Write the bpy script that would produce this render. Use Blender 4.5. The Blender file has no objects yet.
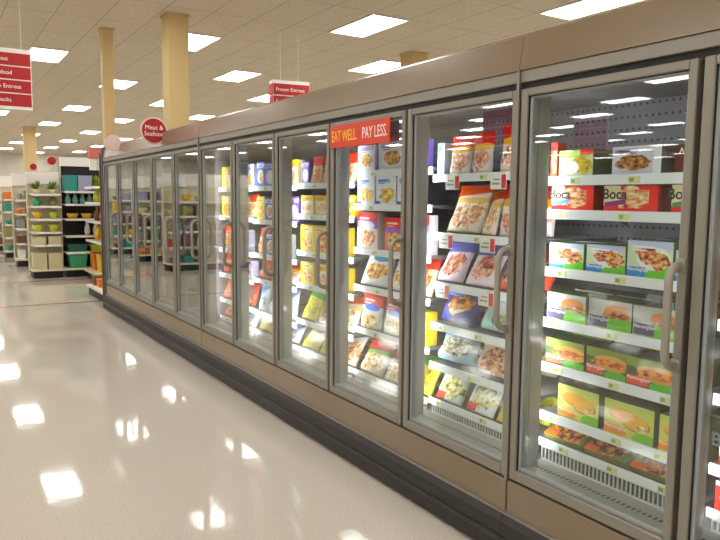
import bpy, math, random
from mathutils import Vector, Matrix
random.seed(7)
S = bpy.context.scene
COL = S.collection
D = 2.023          # front plane of the freezer doors
W = 0.762          # one door
Y0 = 2.021         # case joint between first and second freezer
F = D + 0.17       # shelf front
HC = 4.1           # ceiling height

# ------------------------------------------------------------------ view
S.view_settings.view_transform = 'Standard'
S.view_settings.look = 'None'
S.view_settings.gamma = 1
S.view_settings.exposure = 0.0

# ------------------------------------------------------------------ materials
def lin(c):
    return tuple(((v / 12.92) if v <= 0.04045 else ((v + 0.055) / 1.055) ** 2.4) for v in c[:3]) + (1,)

MATS = {}
def new_mat(name):
    m = bpy.data.materials.new(name); m.use_nodes = True
    nt = m.node_tree
    return m, nt, nt.nodes['Principled BSDF']

def flat(name, c, rough=.5, metal=0.0, spec=.5, noise=0.0, nscale=40):
    if name in MATS: return MATS[name]
    m, nt, b = new_mat(name)
    b.inputs['Base Color'].default_value = lin(c)
    b.inputs['Roughness'].default_value = rough
    b.inputs['Metallic'].default_value = metal
    b.inputs['Specular IOR Level'].default_value = spec
    if noise:
        tc = nt.nodes.new('ShaderNodeTexCoord'); n = nt.nodes.new('ShaderNodeTexNoise')
        n.inputs['Scale'].default_value = nscale; n.inputs['Detail'].default_value = 3
        nt.links.new(tc.outputs['Object'], n.inputs['Vector'])
        mx = nt.nodes.new('ShaderNodeMix'); mx.data_type = 'RGBA'
        mx.inputs[6].default_value = lin([max(0, v - noise) for v in c]); mx.inputs[7].default_value = lin([min(1, v + noise) for v in c])
        nt.links.new(n.outputs['Fac'], mx.inputs[0]); nt.links.new(mx.outputs[2], b.inputs['Base Color'])
    MATS[name] = m
    return m

def emit(name, c, s):
    m = bpy.data.materials.new(name); m.use_nodes = True; nt = m.node_tree
    nt.nodes.remove(nt.nodes['Principled BSDF'])
    e = nt.nodes.new('ShaderNodeEmission'); e.inputs[0].default_value = (*c, 1); e.inputs[1].default_value = s
    nt.links.new(e.outputs[0], nt.nodes['Material Output'].inputs[0])
    MATS[name] = m
    return m

def math_node(nt, op, a, b=None, clamp=False):
    n = nt.nodes.new('ShaderNodeMath'); n.operation = op; n.use_clamp = clamp
    for i, v in enumerate((a, b)):
        if v is None: continue
        if isinstance(v, (int, float)): n.inputs[i].default_value = v
        else: nt.links.new(v, n.inputs[i])
    return n.outputs[0]

def mixc(nt, fac, a, b):
    n = nt.nodes.new('ShaderNodeMix'); n.data_type = 'RGBA'
    nt.links.new(fac, n.inputs[0])
    for i, v in ((6, a), (7, b)):
        if isinstance(v, tuple): n.inputs[i].default_value = v
        else: nt.links.new(v, n.inputs[i])
    return n.outputs[2]

def vivid(c, k=1.45):
    g = .3 * c[0] + .59 * c[1] + .11 * c[2]
    return tuple(min(.95, max(.02, (g + (v - g) * k) * .97)) for v in c)

def print_mat(name, bg, layers, rough=.5):
    """printed packaging face: flat zones, ellipses and a speckled food picture, all in UV space"""
    m, nt, b = new_mat(name)
    uvn = nt.nodes.new('ShaderNodeUVMap'); sp = nt.nodes.new('ShaderNodeSeparateXYZ')
    nt.links.new(uvn.outputs[0], sp.inputs[0]); u, v = sp.outputs[0], sp.outputs[1]
    oi = nt.nodes.new('ShaderNodeObjectInfo')
    nz = nt.nodes.new('ShaderNodeTexNoise'); nz.noise_dimensions = '4D'; nz.inputs['Scale'].default_value = 5; nz.inputs['Detail'].default_value = 2
    nt.links.new(uvn.outputs[0], nz.inputs['Vector'])
    nt.links.new(math_node(nt, 'MULTIPLY', oi.outputs['Random'], 50.0), nz.inputs['W'])
    wob = math_node(nt, 'MULTIPLY', math_node(nt, 'SUBTRACT', nz.outputs['Fac'], .5), 2.2)
    col = lin(vivid(bg))
    for L in layers:
        k = L[0]
        if k == 'r':
            _, u0, v0, u1, v1, c = L
            a = math_node(nt, 'MULTIPLY', math_node(nt, 'GREATER_THAN', u, u0), math_node(nt, 'LESS_THAN', u, u1))
            q = math_node(nt, 'MULTIPLY', math_node(nt, 'GREATER_THAN', v, v0), math_node(nt, 'LESS_THAN', v, v1))
            mask = math_node(nt, 'MULTIPLY', a, q); src = lin(vivid(c))
        elif k == 'd':      # v above/below a slanted line
            _, a0, sl, sign, c = L
            line = math_node(nt, 'ADD', math_node(nt, 'MULTIPLY', u, sl), a0)
            mask = math_node(nt, 'GREATER_THAN' if sign > 0 else 'LESS_THAN', v, line); src = lin(vivid(c))
        else:
            _, cu, cv, ru, rv = L[:5]
            du = math_node(nt, 'DIVIDE', math_node(nt, 'SUBTRACT', u, cu), ru)
            dv = math_node(nt, 'DIVIDE', math_node(nt, 'SUBTRACT', v, cv), rv)
            d2 = math_node(nt, 'ADD', math_node(nt, 'MULTIPLY', du, du), math_node(nt, 'MULTIPLY', dv, dv))
            if k == 'f': d2 = math_node(nt, 'ADD', d2, wob)
            mask = math_node(nt, 'MULTIPLY', math_node(nt, 'SUBTRACT', 1.0, d2), 8.0, True)
            if k == 'e': src = lin(vivid(L[5]))
            else:
                cs, sc = L[5], (L[6] if len(L) > 6 else 9)
                cs = [tuple(v * .45 for v in cs[0])] + [vivid(c, 1.2) for c in cs] + [tuple(min(.97, v * 1.12) for v in cs[-1])]
                vo = nt.nodes.new('ShaderNodeTexNoise'); vo.noise_dimensions = '4D'
                vo.inputs['Scale'].default_value = sc; vo.inputs['Detail'].default_value = 4; vo.inputs['Roughness'].default_value = .65
                nt.links.new(uvn.outputs[0], vo.inputs['Vector'])
                nt.links.new(math_node(nt, 'MULTIPLY', oi.outputs['Random'], 90.0), vo.inputs['W'])
                cr = nt.nodes.new('ShaderNodeValToRGB'); el = cr.color_ramp.elements
                n = len(cs)
                for i, c in enumerate(cs):
                    p = .36 + .27 * i / max(1, n - 1)
                    if i < 2: el[i].position = p; el[i].color = lin(c)
                    else:
                        e = el.new(p); e.color = lin(c)
                nt.links.new(vo.outputs['Fac'], cr.inputs[0]); src = cr.outputs[0]
        col = mixc(nt, mask, col, src)
    nt.links.new(col, b.inputs['Base Color'])
    b.inputs['Roughness'].default_value = rough; b.inputs['Specular IOR Level'].default_value = .22
    MATS[name] = m
    return m

# glass: clear pane with angle dependent mirror reflection (Schlick), many panes folded into one
def glass_mat(name, f0, power, tint):
    m = bpy.data.materials.new(name); m.use_nodes = True; nt = m.node_tree
    nt.nodes.remove(nt.nodes['Principled BSDF'])
    lw = nt.nodes.new('ShaderNodeLayerWeight'); lw.inputs[0].default_value = .5
    fr = math_node(nt, 'ADD', f0, math_node(nt, 'MULTIPLY', math_node(nt, 'POWER', lw.outputs['Facing'], power), 1 - f0))
    t = nt.nodes.new('ShaderNodeBsdfTransparent'); t.inputs[0].default_value = (*tint, 1)
    g = nt.nodes.new('ShaderNodeBsdfGlossy'); g.inputs['Color'].default_value = (.95, .96, .95, 1); g.inputs['Roughness'].default_value = .015
    mx = nt.nodes.new('ShaderNodeMixShader')
    nt.links.new(fr, mx.inputs[0]); nt.links.new(t.outputs[0], mx.inputs[1]); nt.links.new(g.outputs[0], mx.inputs[2])
    nt.links.new(mx.outputs[0], nt.nodes['Material Output'].inputs[0])
    MATS[name] = m
    return m

GLASS = glass_mat('door_glass', .045, 2.5, (.93, .96, .95))
ALU = flat('satin_door_metal', (.545, .525, .485), .40, .25, .45, .015, 6)
ALU2 = flat('pale_jamb', (.60, .62, .62), .4, .2)
GASK = flat('black_gasket', (.05, .05, .05), .7)
TAN = flat('tan_panel', (.50, .43, .34), .22, 0, .6, .01, 5)
RAILM = flat('grey_top_rail', (.55, .53, .49), .38, .2)
BUMP = flat('charcoal_bumper', (.20, .185, .175), .5, 0, .3, .03, 20)
BLACK = flat('black_plastic', (.03, .03, .03), .5)
LINER = flat('freezer_liner', (.44, .44, .47), .5)
SHADED_LINER = flat('liner_painted_unlit', (.22, .22, .23), .5)  # liner darkened in its colour to stand for the unlit interior
SHELFM = flat('grey_wire_shelf', (.40, .41, .42), .45)
RAILW = flat('price_rail_white', (.93, .94, .95), .35)
TAGY = flat('tag_yellow', (.87, .88, .62), .5)
TAGG = flat('tag_olive', (.60, .66, .36), .5)
TAGR = flat('tag_red', (.85, .12, .14), .5)
TAGW = flat('tag_white', (.93, .92, .88), .5)
TUBE_ON = emit('lit_strip', (.94, .97, 1.0), 30); TUBE_DIM = emit('lit_strip_dim', (.93, .97, 1.0), 10.5)
TUBE_OFF = flat('unlit_tube', (.8, .8, .8), .4)
DIFF = emit('lit_diffuser', (1.0, .975, .94), 15)
LFRAME = flat('light_trim', (.9, .89, .86), .5)
COLM = flat('cream_column', (.80, .70, .49), .55, 0, .4, .01, 3)
RED = flat('sign_red', (.68, .055, .05), .5)
ORANGE = flat('sign_orange_red', (.87, .22, .06), .4)
WHITE = flat('white_plastic', (.93, .92, .90), .45)
PINK = flat('pale_sign', (.90, .80, .77), .5)
YEL = flat('letter_yellow', (.98, .83, .10), .5)
CREAM = flat('cream_steel', (.86, .83, .74), .5)
DARKPANEL = flat('dark_end_panel', (.36, .34, .33), .45)
WIRE = flat('white_wire', (.83, .84, .83), .4)

# perforated back liner
def liner_mat():
    m, nt, b = new_mat('perforated_liner')
    tc = nt.nodes.new('ShaderNodeTexCoord'); sp = nt.nodes.new('ShaderNodeSeparateXYZ'); nt.links.new(tc.outputs['Object'], sp.inputs[0])
    def cell(o, s): return math_node(nt, 'SUBTRACT', math_node(nt, 'FRACT', math_node(nt, 'MULTIPLY', o, 1 / s)), .5)
    a = cell(sp.outputs[1], .032); c = cell(sp.outputs[2], .055)
    a = math_node(nt, 'MULTIPLY', a, .032); c = math_node(nt, 'MULTIPLY', c, .055)
    d = math_node(nt, 'ADD', math_node(nt, 'MULTIPLY', a, a), math_node(nt, 'MULTIPLY', c, c))
    hole = math_node(nt, 'LESS_THAN', d, .0065 ** 2)
    nt.links.new(mixc(nt, hole, lin((.42, .42, .47)), lin((.05, .05, .06))), b.inputs['Base Color'])
    b.inputs['Roughness'].default_value = .5
    return m
BACKM = liner_mat()

def grille_mat():
    m, nt, b = new_mat('slotted_air_grille')
    tc = nt.nodes.new('ShaderNodeTexCoord'); sp = nt.nodes.new('ShaderNodeSeparateXYZ'); nt.links.new(tc.outputs['Object'], sp.inputs[0])
    f = math_node(nt, 'FRACT', math_node(nt, 'MULTIPLY', sp.outputs[1], 1 / .022))
    a = math_node(nt, 'LESS_THAN', f, .5)
    x = math_node(nt, 'SUBTRACT', sp.outputs[0], D + .10)
    q = math_node(nt, 'LESS_THAN', math_node(nt, 'ABSOLUTE', x), .012)
    nt.links.new(mixc(nt, math_node(nt, 'MULTIPLY', a, q), lin((.60, .59, .56)), lin((.14, .14, .14))), b.inputs['Base Color'])
    b.inputs['Roughness'].default_value = .45
    return m
GRILLE = grille_mat()

def floor_mat():
    m, nt, b = new_mat('polished_floor_tile')
    tc = nt.nodes.new('ShaderNodeTexCoord'); sp = nt.nodes.new('ShaderNodeSeparateXYZ'); nt.links.new(tc.outputs['Object'], sp.inputs[0])
    def seam(o):
        f = math_node(nt, 'FRACT', math_node(nt, 'MULTIPLY', o, 1 / .3048))
        return math_node(nt, 'LESS_THAN', math_node(nt, 'ABSOLUTE', math_node(nt, 'SUBTRACT', f, .5)), .008)
    s = math_node(nt, 'MAXIMUM', seam(sp.outputs[0]), seam(sp.outputs[1]))
    n = nt.nodes.new('ShaderNodeTexNoise'); n.inputs['Scale'].default_value = 120; n.inputs['Detail'].default_value = 4
    nt.links.new(tc.outputs['Object'], n.inputs['Vector'])
    n2 = nt.nodes.new('ShaderNodeTexNoise'); n2.inputs['Scale'].default_value = 1.3; n2.inputs['Detail'].default_value = 3
    nt.links.new(tc.outputs['Object'], n2.inputs['Vector'])
    base = mixc(nt, math_node(nt, 'MULTIPLY', math_node(nt, 'SUBTRACT', n.outputs['Fac'], .35), 2.2, True), lin((.73, .70, .65)), lin((.85, .825, .78)))
    base = mixc(nt, math_node(nt, 'MULTIPLY', math_node(nt, 'SUBTRACT', n2.outputs['Fac'], .45), .8, True), base, lin((.75, .73, .68)))
    base = mixc(nt, math_node(nt, 'MULTIPLY', s, .14), base, lin((.62, .59, .53)))
    nt.links.new(base, b.inputs['Base Color'])
    b.inputs['Roughness'].default_value = .055
    b.inputs['Specular IOR Level'].default_value = .5
    bp = nt.nodes.new('ShaderNodeBump'); bp.inputs['Strength'].default_value = .022; bp.inputs['Distance'].default_value = .02
    n3 = nt.nodes.new('ShaderNodeTexNoise'); n3.inputs['Scale'].default_value = 9; n3.inputs['Detail'].default_value = 2
    nt.links.new(tc.outputs['Object'], n3.inputs['Vector'])
    nt.links.new(math_node(nt, 'SUBTRACT', n3.outputs['Fac'], math_node(nt, 'MULTIPLY', s, .5)), bp.inputs['Height']); nt.links.new(bp.outputs[0], b.inputs['Normal'])
    return m

def ceiling_mat():
    m, nt, b = new_mat('acoustic_ceiling_tile')
    tc = nt.nodes.new('ShaderNodeTexCoord'); sp = nt.nodes.new('ShaderNodeSeparateXYZ'); nt.links.new(tc.outputs['Object'], sp.inputs[0])
    def seam(o, size, off, w):
        f = math_node(nt, 'FRACT', math_node(nt, 'MULTIPLY', math_node(nt, 'SUBTRACT', o, off), 1 / size))
        return math_node(nt, 'LESS_THAN', math_node(nt, 'ABSOLUTE', math_node(nt, 'SUBTRACT', f, .5)), w / size)
    s = math_node(nt, 'MAXIMUM', seam(sp.outputs[0], .62, 3.84, .009), seam(sp.outputs[1], 1.275, 11.4, .009))
    n = nt.nodes.new('ShaderNodeTexNoise'); n.inputs['Scale'].default_value = 55; n.inputs['Detail'].default_value = 5
    nt.links.new(tc.outputs['Object'], n.inputs['Vector'])
    base = mixc(nt, math_node(nt, 'MULTIPLY', math_node(nt, 'SUBTRACT', n.outputs['Fac'], .35), 3.0, True), lin((.76, .715, .64)), lin((.86, .82, .745)))
    nt.links.new(mixc(nt, math_node(nt, 'MULTIPLY', s, .55), base, lin((.57, .53, .47))), b.inputs['Base Color'])
    b.inputs['Roughness'].default_value = .9; b.inputs['Specular IOR Level'].default_value = .1
    return m

# ------------------------------------------------------------------ mesh builder
class MB:
    def __init__(s): s.v, s.f, s.m, s.uv = [], [], [], []
    def face(s, pts, mi=0, uv=None):
        i = len(s.v); s.v += [tuple(p) for p in pts]; s.f.append(tuple(range(i, i + len(pts)))); s.m.append(mi)
        s.uv.append(uv or [(0, 0)] * len(pts)); return s
    def idx(s, ids, mi=0, uv=None):
        s.f.append(tuple(ids)); s.m.append(mi); s.uv.append(uv or [(0, 0)] * len(ids))
    def box(s, x0, y0, z0, x1, y1, z1, mi=0):
        if x0 > x1: x0, x1 = x1, x0
        if y0 > y1: y0, y1 = y1, y0
        if z0 > z1: z0, z1 = z1, z0
        i = len(s.v)
        s.v += [(x0, y0, z0), (x1, y0, z0), (x1, y1, z0), (x0, y1, z0), (x0, y0, z1), (x1, y0, z1), (x1, y1, z1), (x0, y1, z1)]
        for q in ((0, 3, 2, 1), (4, 5, 6, 7), (0, 1, 5, 4), (1, 2, 6, 5), (2, 3, 7, 6), (3, 0, 4, 7)):
            s.idx([i + k for k in q], mi)
        return s
    def prism_y(s, prof, y0, y1, mi=0):   # closed profile in x,z swept along y
        n = len(prof); i = len(s.v)
        s.v += [(x, y0, z) for x, z in prof] + [(x, y1, z) for x, z in prof]
        for k in range(n): s.idx([i + k, i + (k + 1) % n, i + n + (k + 1) % n, i + n + k], mi)
        s.idx([i + k for k in reversed(range(n))], mi); s.idx([i + n + k for k in range(n)], mi)
        return s
    def tube(s, pts, r, n=8, mi=0, flat_=1.0):
        pts = [Vector(p) for p in pts]; i0 = len(s.v)
        t = (pts[1] - pts[0]).normalized()
        up = Vector((0, 0, 1)) if abs(t.z) < .9 else Vector((1, 0, 0))
        a = t.cross(up).normalized()
        for k, p in enumerate(pts):
            t = (pts[min(k + 1, len(pts) - 1)] - pts[max(k - 1, 0)]).normalized()
            a = (a - t * a.dot(t)).normalized(); b = t.cross(a)
            for j in range(n):
                an = 2 * math.pi * j / n
                s.v.append(tuple(p + a * math.cos(an) * r + b * math.sin(an) * r * flat_))
        for k in range(len(pts) - 1):
            for j in range(n):
                s.idx([i0 + k * n + j, i0 + k * n + (j + 1) % n, i0 + (k + 1) * n + (j + 1) % n, i0 + (k + 1) * n + j], mi)
        s.idx([i0 + j for j in reversed(range(n))], mi); e = i0 + (len(pts) - 1) * n; s.idx([e + j for j in range(n)], mi)
        return s
    def lathe(s, prof, n=20, mi=0, c=(0, 0, 0)):
        i0 = len(s.v)
        for r, z in prof:
            for j in range(n):
                a = 2 * math.pi * j / n; s.v.append((c[0] + r * math.cos(a), c[1] + r * math.sin(a), c[2] + z))
        for k in range(len(prof) - 1):
            for j in range(n): s.idx([i0 + k * n + j, i0 + k * n + (j + 1) % n, i0 + (k + 1) * n + (j + 1) % n, i0 + (k + 1) * n + j], mi)
        s.idx([i0 + j for j in reversed(range(n))], mi); e = i0 + (len(prof) - 1) * n; s.idx([e + j for j in range(n)], mi)
        return s
    def build(s, name, mats, parent=None, loc=None, smooth=False, bevel=0):
        me = bpy.data.meshes.new(name); me.from_pydata(s.v, [], s.f)
        if not isinstance(mats, (list, tuple)): mats = [mats]
        for m in mats: me.materials.append(m)
        uvl = me.uv_layers.new(name='UVMap')
        k = 0
        flatuv = []
        for q in s.uv:
            for c in q: flatuv += c
        uvl.data.foreach_set('uv', flatuv)
        me.polygons.foreach_set('material_index', s.m)
        me.polygons.foreach_set('use_smooth', [smooth] * len(s.f))
        me.update()
        o = bpy.data.objects.new(name, me); COL.objects.link(o)
        if parent is not None: o.parent = parent
        if loc is not None: o.location = loc
        if bevel:
            b = o.modifiers.new('bevel', 'BEVEL'); b.width = bevel; b.segments = 2; b.limit_method = 'ANGLE'
        return o

def empty(name, loc=(0, 0, 0), rz=0):
    o = bpy.data.objects.new(name, None); o.empty_display_size = .1; COL.objects.link(o); o.location = loc; o.rotation_euler = (0, 0, rz)
    return o
LABELS = {}
def tag(o, label, cat, group=None):
    assert 4 <= len(label.split()) <= 16, label
    o['label'] = label; o['category'] = cat
    if group: o['group'] = group
    LABELS[label] = LABELS.get(label, 0) + 1
    return o
def struct(o): o['kind'] = 'structure'; return o

def text(s, name, size, mat, parent, loc, rot, ext=.001, sx=1.0, align='CENTER', width=None):
    key = (s, round(size, 5), align, ext, mat.name)
    if key not in TXT:
        c = bpy.data.curves.new(name, 'FONT'); c.body = s; c.size = size; c.extrude = ext; c.align_x = align; c.align_y = 'CENTER'; c.resolution_u = 3; c.offset = size * .018 if mat is BLACK_T else 0
        c.materials.append(mat)
        q = bpy.data.objects.new('temporary_text', c); COL.objects.link(q)
        bpy.context.view_layer.update()
        TXT[key] = bpy.data.meshes.new_from_object(q.evaluated_get(bpy.context.evaluated_depsgraph_get()))
        bpy.data.objects.remove(q); bpy.data.curves.remove(c)
    o = bpy.data.objects.new(name, TXT[key]); COL.objects.link(o)
    o.parent = parent; o.location = loc; o.rotation_euler = rot; o.scale = (sx, 1, 1)
    return o
TXT = {}
ROT_MX = (math.pi / 2, 0, -math.pi / 2)   # reads from -x side
ROT_MY = (math.pi / 2, 0, 0)              # reads from -y side

# ------------------------------------------------------------------ shell
X0, X1, YA, YB = -34, 14, -7, 46
struct(MB().box(X0, YA, -.1, X1, YB, 0).build('floor', floor_mat()))
struct(MB().box(X0, YA, HC, X1, YB, HC + .1).build('ceiling', ceiling_mat()))
WALLM = flat('wall_paint', (.80, .78, .73), .8)
struct(MB().box(X0 - .1, YA, 0, X0, YB, HC).build('wall_left', WALLM))
struct(MB().box(X1, YA, 0, X1 + .1, YB, HC).build('wall_right', WALLM))
struct(MB().box(X0, YB, 0, X1, YB + .1, HC).build('wall_far', WALLM))
struct(MB().box(X0, YA - .1, 0, X1, YA, HC).build('wall_near', WALLM))
STRIPE = flat('red_floor_stripe', (.60, .18, .12), .25)
for i, y in enumerate((10.45, 13.42)):
    struct(MB().box(-9, y - .025, 0, 9, y + .025, .002).build('trim_%d' % (i + 1), STRIPE))

# columns (rise past the ceiling tiles, feet on the floor)
def column(x, y, w, label):
    t = empty('column', (x, y, 0)); tag(t, label, 'column')
    MB().box(-w / 2, -w / 2, 0, w / 2, w / 2, HC).build('shaft', COLM, t, bevel=.008)
    h = w / 2 + .015
    MB().box(-h, -h, HC - .03, h, h, HC).build('collar', COLM, t)
    MB().box(-h, -h, 0, h, h, .12).build('plinth', COLM, t)
column(3.13, 9.95, .30, 'thick cream square column rising behind the freezers past the round red sign')
column(2.48, 11.3, .165, 'slim cream square column at the far end of the freezers')
column(7.45, 10.05, .34, 'short top of a cream column peeking above the freezer canopy')
column(3.40, 28.6, .42, 'cream column far off at the left picture edge')

# ------------------------------------------------------------------ ceiling lights
CAM = dict(f=684.292, yaw=.5644, pitch=.1025, roll=.0094, h=1.5142)
def cam_axes():
    cy, sy, cp, sp = math.cos(CAM['yaw']), math.sin(CAM['yaw']), math.cos(CAM['pitch']), math.sin(CAM['pitch'])
    f = Vector((sy * cp, cy * cp, -sp)); r = Vector((cy, -sy, 0)); u = r.cross(f)
    c, s = math.cos(CAM['roll']), math.sin(CAM['roll'])
    return r * c + u * s, -r * s + u * c, f
AX_R, AX_U, AX_F = cam_axes()

ORD = ['first', 'second', 'third', 'fourth', 'fifth', 'sixth', 'seventh', 'eighth', 'ninth', 'tenth', 'eleventh', 'twelfth', 'thirteenth', 'fourteenth', 'fifteenth', 'sixteenth', 'seventeenth', 'eighteenth', 'nineteenth', 'twentieth', 'twenty-first', 'twenty-second']
fr = MB()
for a in (-.63, .60): fr.box(-.32, a, -.022, .32, a + .03, 0)
for a in (-.32, .29): fr.box(a, -.60, -.022, a + .03, .60, 0)
frame_me = None
def in_view(x, y):
    d = Vector((x, y, HC)) - Vector((0, 0, CAM['h'])); z = d.dot(AX_F)
    if z < .5: return False
    px, py = 360 + CAM['f'] * d.dot(AX_R) / z, 270 - CAM['f'] * d.dot(AX_U) / z
    return -10 < px < 730 and -8 < py < 200
def ceiling_light(x, y, label):
    global frame_me, diff_me
    t = empty('ceiling_light', (x, y, HC)); tag(t, label, 'ceiling light', 'recessed ceiling lights')
    if frame_me is None:
        a = fr.build('frame', LFRAME, t); b = MB().box(-.29, -.60, -.016, .29, .60, -.002).build('diffuser', DIFF, t)
        frame_me, diff_me = a.data, b.data
    else:
        for n, me in (('frame', frame_me), ('diffuser', diff_me)):
            o = bpy.data.objects.new(n, me); COL.objects.link(o); o.parent = t
rown = 0
for j in range(-7, 14):
    xs = [3.84 + 1.86 * i for i in range(-19 if -3 <= j <= 6 else -8, 6) if (i + j) % 2 == 0]
    y = 11.4 + 2.55 * j
    vis = [x for x in xs if in_view(x, y)]
    for x in xs:
        if x in vis:
            ceiling_light(x, y, 'lit rectangular ceiling panel, %s from the left in the %s row of lights' % (ORD[vis.index(x)], ORD[rown]))
        else:
            ceiling_light(x, y, 'lit rectangular ceiling panel outside the picture frame')
    if vis: rown += 1

# ------------------------------------------------------------------ freezer cases
SHELF = {   # door index -> strip centre heights (top to bottom)
    -2: [1.60, 1.36, 1.11, .86, .62, .455],
    -1: [1.595, 1.458, 1.219, 1.003, .812, .600, .470],
    0: [1.622, 1.33, 1.078, .865, .655, .455],
    1: [1.662, 1.467, 1.205, .98, .723, .44],
    2: [1.60, 1.39, 1.137, .91, .654, .44],
    3: [1.589, 1.332, 1.065, .867, .61, .44],
    4: [1.586, 1.342, 1.06, .838, .613, .44],
}
def top_of(k, s): return SHELF[k][s] + .02

def freezer_case(label, k0, k1, lit, tags=True):
    ya, yb = Y0 + k0 * W, Y0 + k1 * W
    t = empty('freezer_case', (D, (ya + yb) / 2, 0)); tag(t, label, 'freezer', 'upright freezer cases')
    off = Vector((-D, -(ya + yb) / 2, 0))
    def add(mb, name, mat, parent=t, **kw):
        o = mb.build(name, mat, parent, **kw)
        if parent is t: o.location = off
        return o
    e = .004
    LN, BK, SH = (LINER, BACKM, SHELFM) if lit else (SHADED_LINER, SHADED_LINER, SHADED_LINER)  # unlit case: liner, back and shelves take the painted shade
    # body
    b = MB(); b.box(D + .06, ya + e, .21, D + .80, yb - e, .38)
    b.box(D + .74, ya + e, .38, D + .80, yb - e, 2.10)
    b.box(D + .06, ya + e, 1.965, D + .74, yb - e, 2.10)
    if k0 != 0: b.box(D + .06, ya + e, .38, D + .74, ya + .02, 1.965)
    if k1 != 0: b.box(D + .06, yb - .02, .38, D + .74, yb - e, 1.965)
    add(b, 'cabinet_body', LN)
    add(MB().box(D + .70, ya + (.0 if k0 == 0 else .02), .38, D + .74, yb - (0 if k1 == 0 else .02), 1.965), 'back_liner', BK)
    add(MB().box(D + .055, ya + .02, .375, F + .02, yb - .02, .405), 'air_grille', GRILLE)
    add(MB().box(D, ya + e, .20, D + .06, yb - e, .342), 'lower_panel', TAN, bevel=.004)
    add(MB().prism_y([(D + .06, .0), (D - .012, .0), (D - .035, .02), (D - .04, .085), (D - .026, .095), (D - .026, .105), (D - .034, .112), (D - .030, .165), (D - .012, .195), (D + .06, .2)], ya + .001, yb - .001), 'bumper', BUMP)
    add(MB().box(D - .013, ya + .001, .194, D + .05, yb - .001, .203), 'bumper_trim', flat('trim_grey', (.55, .53, .5), .4, .3))
    add(MB().box(D + .003, ya + e, 1.982, D + .06, yb - e, 2.03), 'top_rail', RAILM, bevel=.004)
    add(MB().prism_y([(D - .004, 2.03), (D + .02, 2.168), (D + .04, 2.18), (D + .85, 2.18), (D + .85, 2.10), (D + .06, 2.10), (D + .06, 2.03)], ya + .0015, yb - .0015), 'canopy', TAN)
    add(MB().box(D + .02, ya + .001, 1.945, D + .05, yb - .001, 1.99), 'head_gasket', BLACK); add(MB().box(D + .012, ya + .001, .338, D + .05, yb - .001, .356), 'sill_gasket', BLACK)
    # mullions and light tubes
    for k in range(k0, k1 + 1):
        y = Y0 + k * W
        if k == k0: y += .03
        if k == k1: y -= .03
        m = add(MB().box(D + .055, y - .03, .345, D + .12, y + .03, 1.982), 'mullion', ALU2, bevel=.004); MB().box(D + .046, y - .028, .36, D + .0555, y + .028, 1.95).build('seal', BLACK, m)
        for sg in (-1, 1):      # light strips on the inner corners, turned towards the shelves
            st = MB()
            i0 = [(D + .121, y + sg * .006), (D + .121, y + sg * .028), (D + .121 + .003, y + sg * .028), (D + .121 + .009, y + sg * .006)]
            st.v = [(px, py, .47) for px, py in i0] + [(px, py, 1.93) for px, py in i0]
            for j in range(4): st.idx([j, (j + 1) % 4, 4 + (j + 1) % 4, 4 + j], 1 if j == 2 else 0)
            st.idx([3, 2, 1, 0]); st.idx([4, 5, 6, 7])
            st.build('lamp_strip', [ALU2, lit or TUBE_OFF], m)
    # doors
    for k in range(k0, k1):
        a, c = Y0 + k * W + .009, Y0 + (k + 1) * W - .011
        z0, z1 = .352, 1.957
        f = MB(); x0, x1 = D, D + .045
        f.box(x0, a, z0, x1, a + .028, z1); f.box(x0, c - .036, z0, x1, c, z1)
        f.box(x0, a + .028, z0, x1, c - .036, z0 + .046); f.box(x0, a + .028, z1 - .030, x1, c - .036, z1)
        d = add(f, 'door', ALU, bevel=.005)
        g = MB(); q0, q1, w0, w1 = a + .028, c - .036, z0 + .046, z1 - .030
        for bx in ((q0, w0, q0 + .011, w1), (q1 - .016, w0, q1, w1), (q0 + .011, w0, q1 - .016, w0 + .016), (q0 + .011, w1 - .010, q1 - .016, w1)):
            g.box(D + .014, bx[0], bx[1], D + .05, bx[2], bx[3])
        g.build('inner_frame', ALU2, d, bevel=.003)
        bd = MB()
        for bx in ((q0 - .001, w0, q0 + .003, w1), (q1 - .003, w0, q1 + .001, w1), (q0, w1 - .003, q1, w1 + .001)): bd.box(D + .008, bx[0], bx[1], D + .016, bx[2], bx[3])
        bd.build('glazing_bead', GASK, d)
        s = MB()
        for bx in ((a + .004, z0 + .004, a + .02, z1 - .004), (c - .02, z0 + .004, c - .004, z1 - .004)): s.box(D + .045, bx[0], bx[1], D + .054, bx[2], bx[3])
        s.box(D + .045, a + .02, z0 + .004, D + .054, c - .02, z0 + .02); s.box(D + .045, a + .02, z1 - .02, D + .054, c - .02, z1 - .004)
        s.build('gasket', GASK, d)
        MB().box(D + .024, q0 + .004, w0 + .004, D + .030, q1 - .004, w1 - .004).build('glass_pane', GLASS, d)
        hy = a + .017
        pts = []
        zt, zb, out = 1.315, .99, .062
        pts.append((D + .002, hy, zt))
        for i in range(7):
            an = math.pi / 2 * i / 6; pts.append((D - out + .04 - .04 * math.sin(an), hy, zt - .05 + .05 * math.cos(an)))
        for i in range(7):
            an = math.pi / 2 * i / 6; pts.append((D - out + .04 - .04 * math.cos(an), hy, zb + .05 - .05 * math.sin(an)))
        pts.append((D + .002, hy, zb))
        h = MB(); h.tube(pts, .013, 10)
        for zz in (zt, zb): h.box(D - .006, hy - .015, zz - .022, D + .001, hy + .015, zz + .022)
        h.build('handle', flat('handle_grey', (.60, .57, .52), .4, .2), d, smooth=True)
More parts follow.
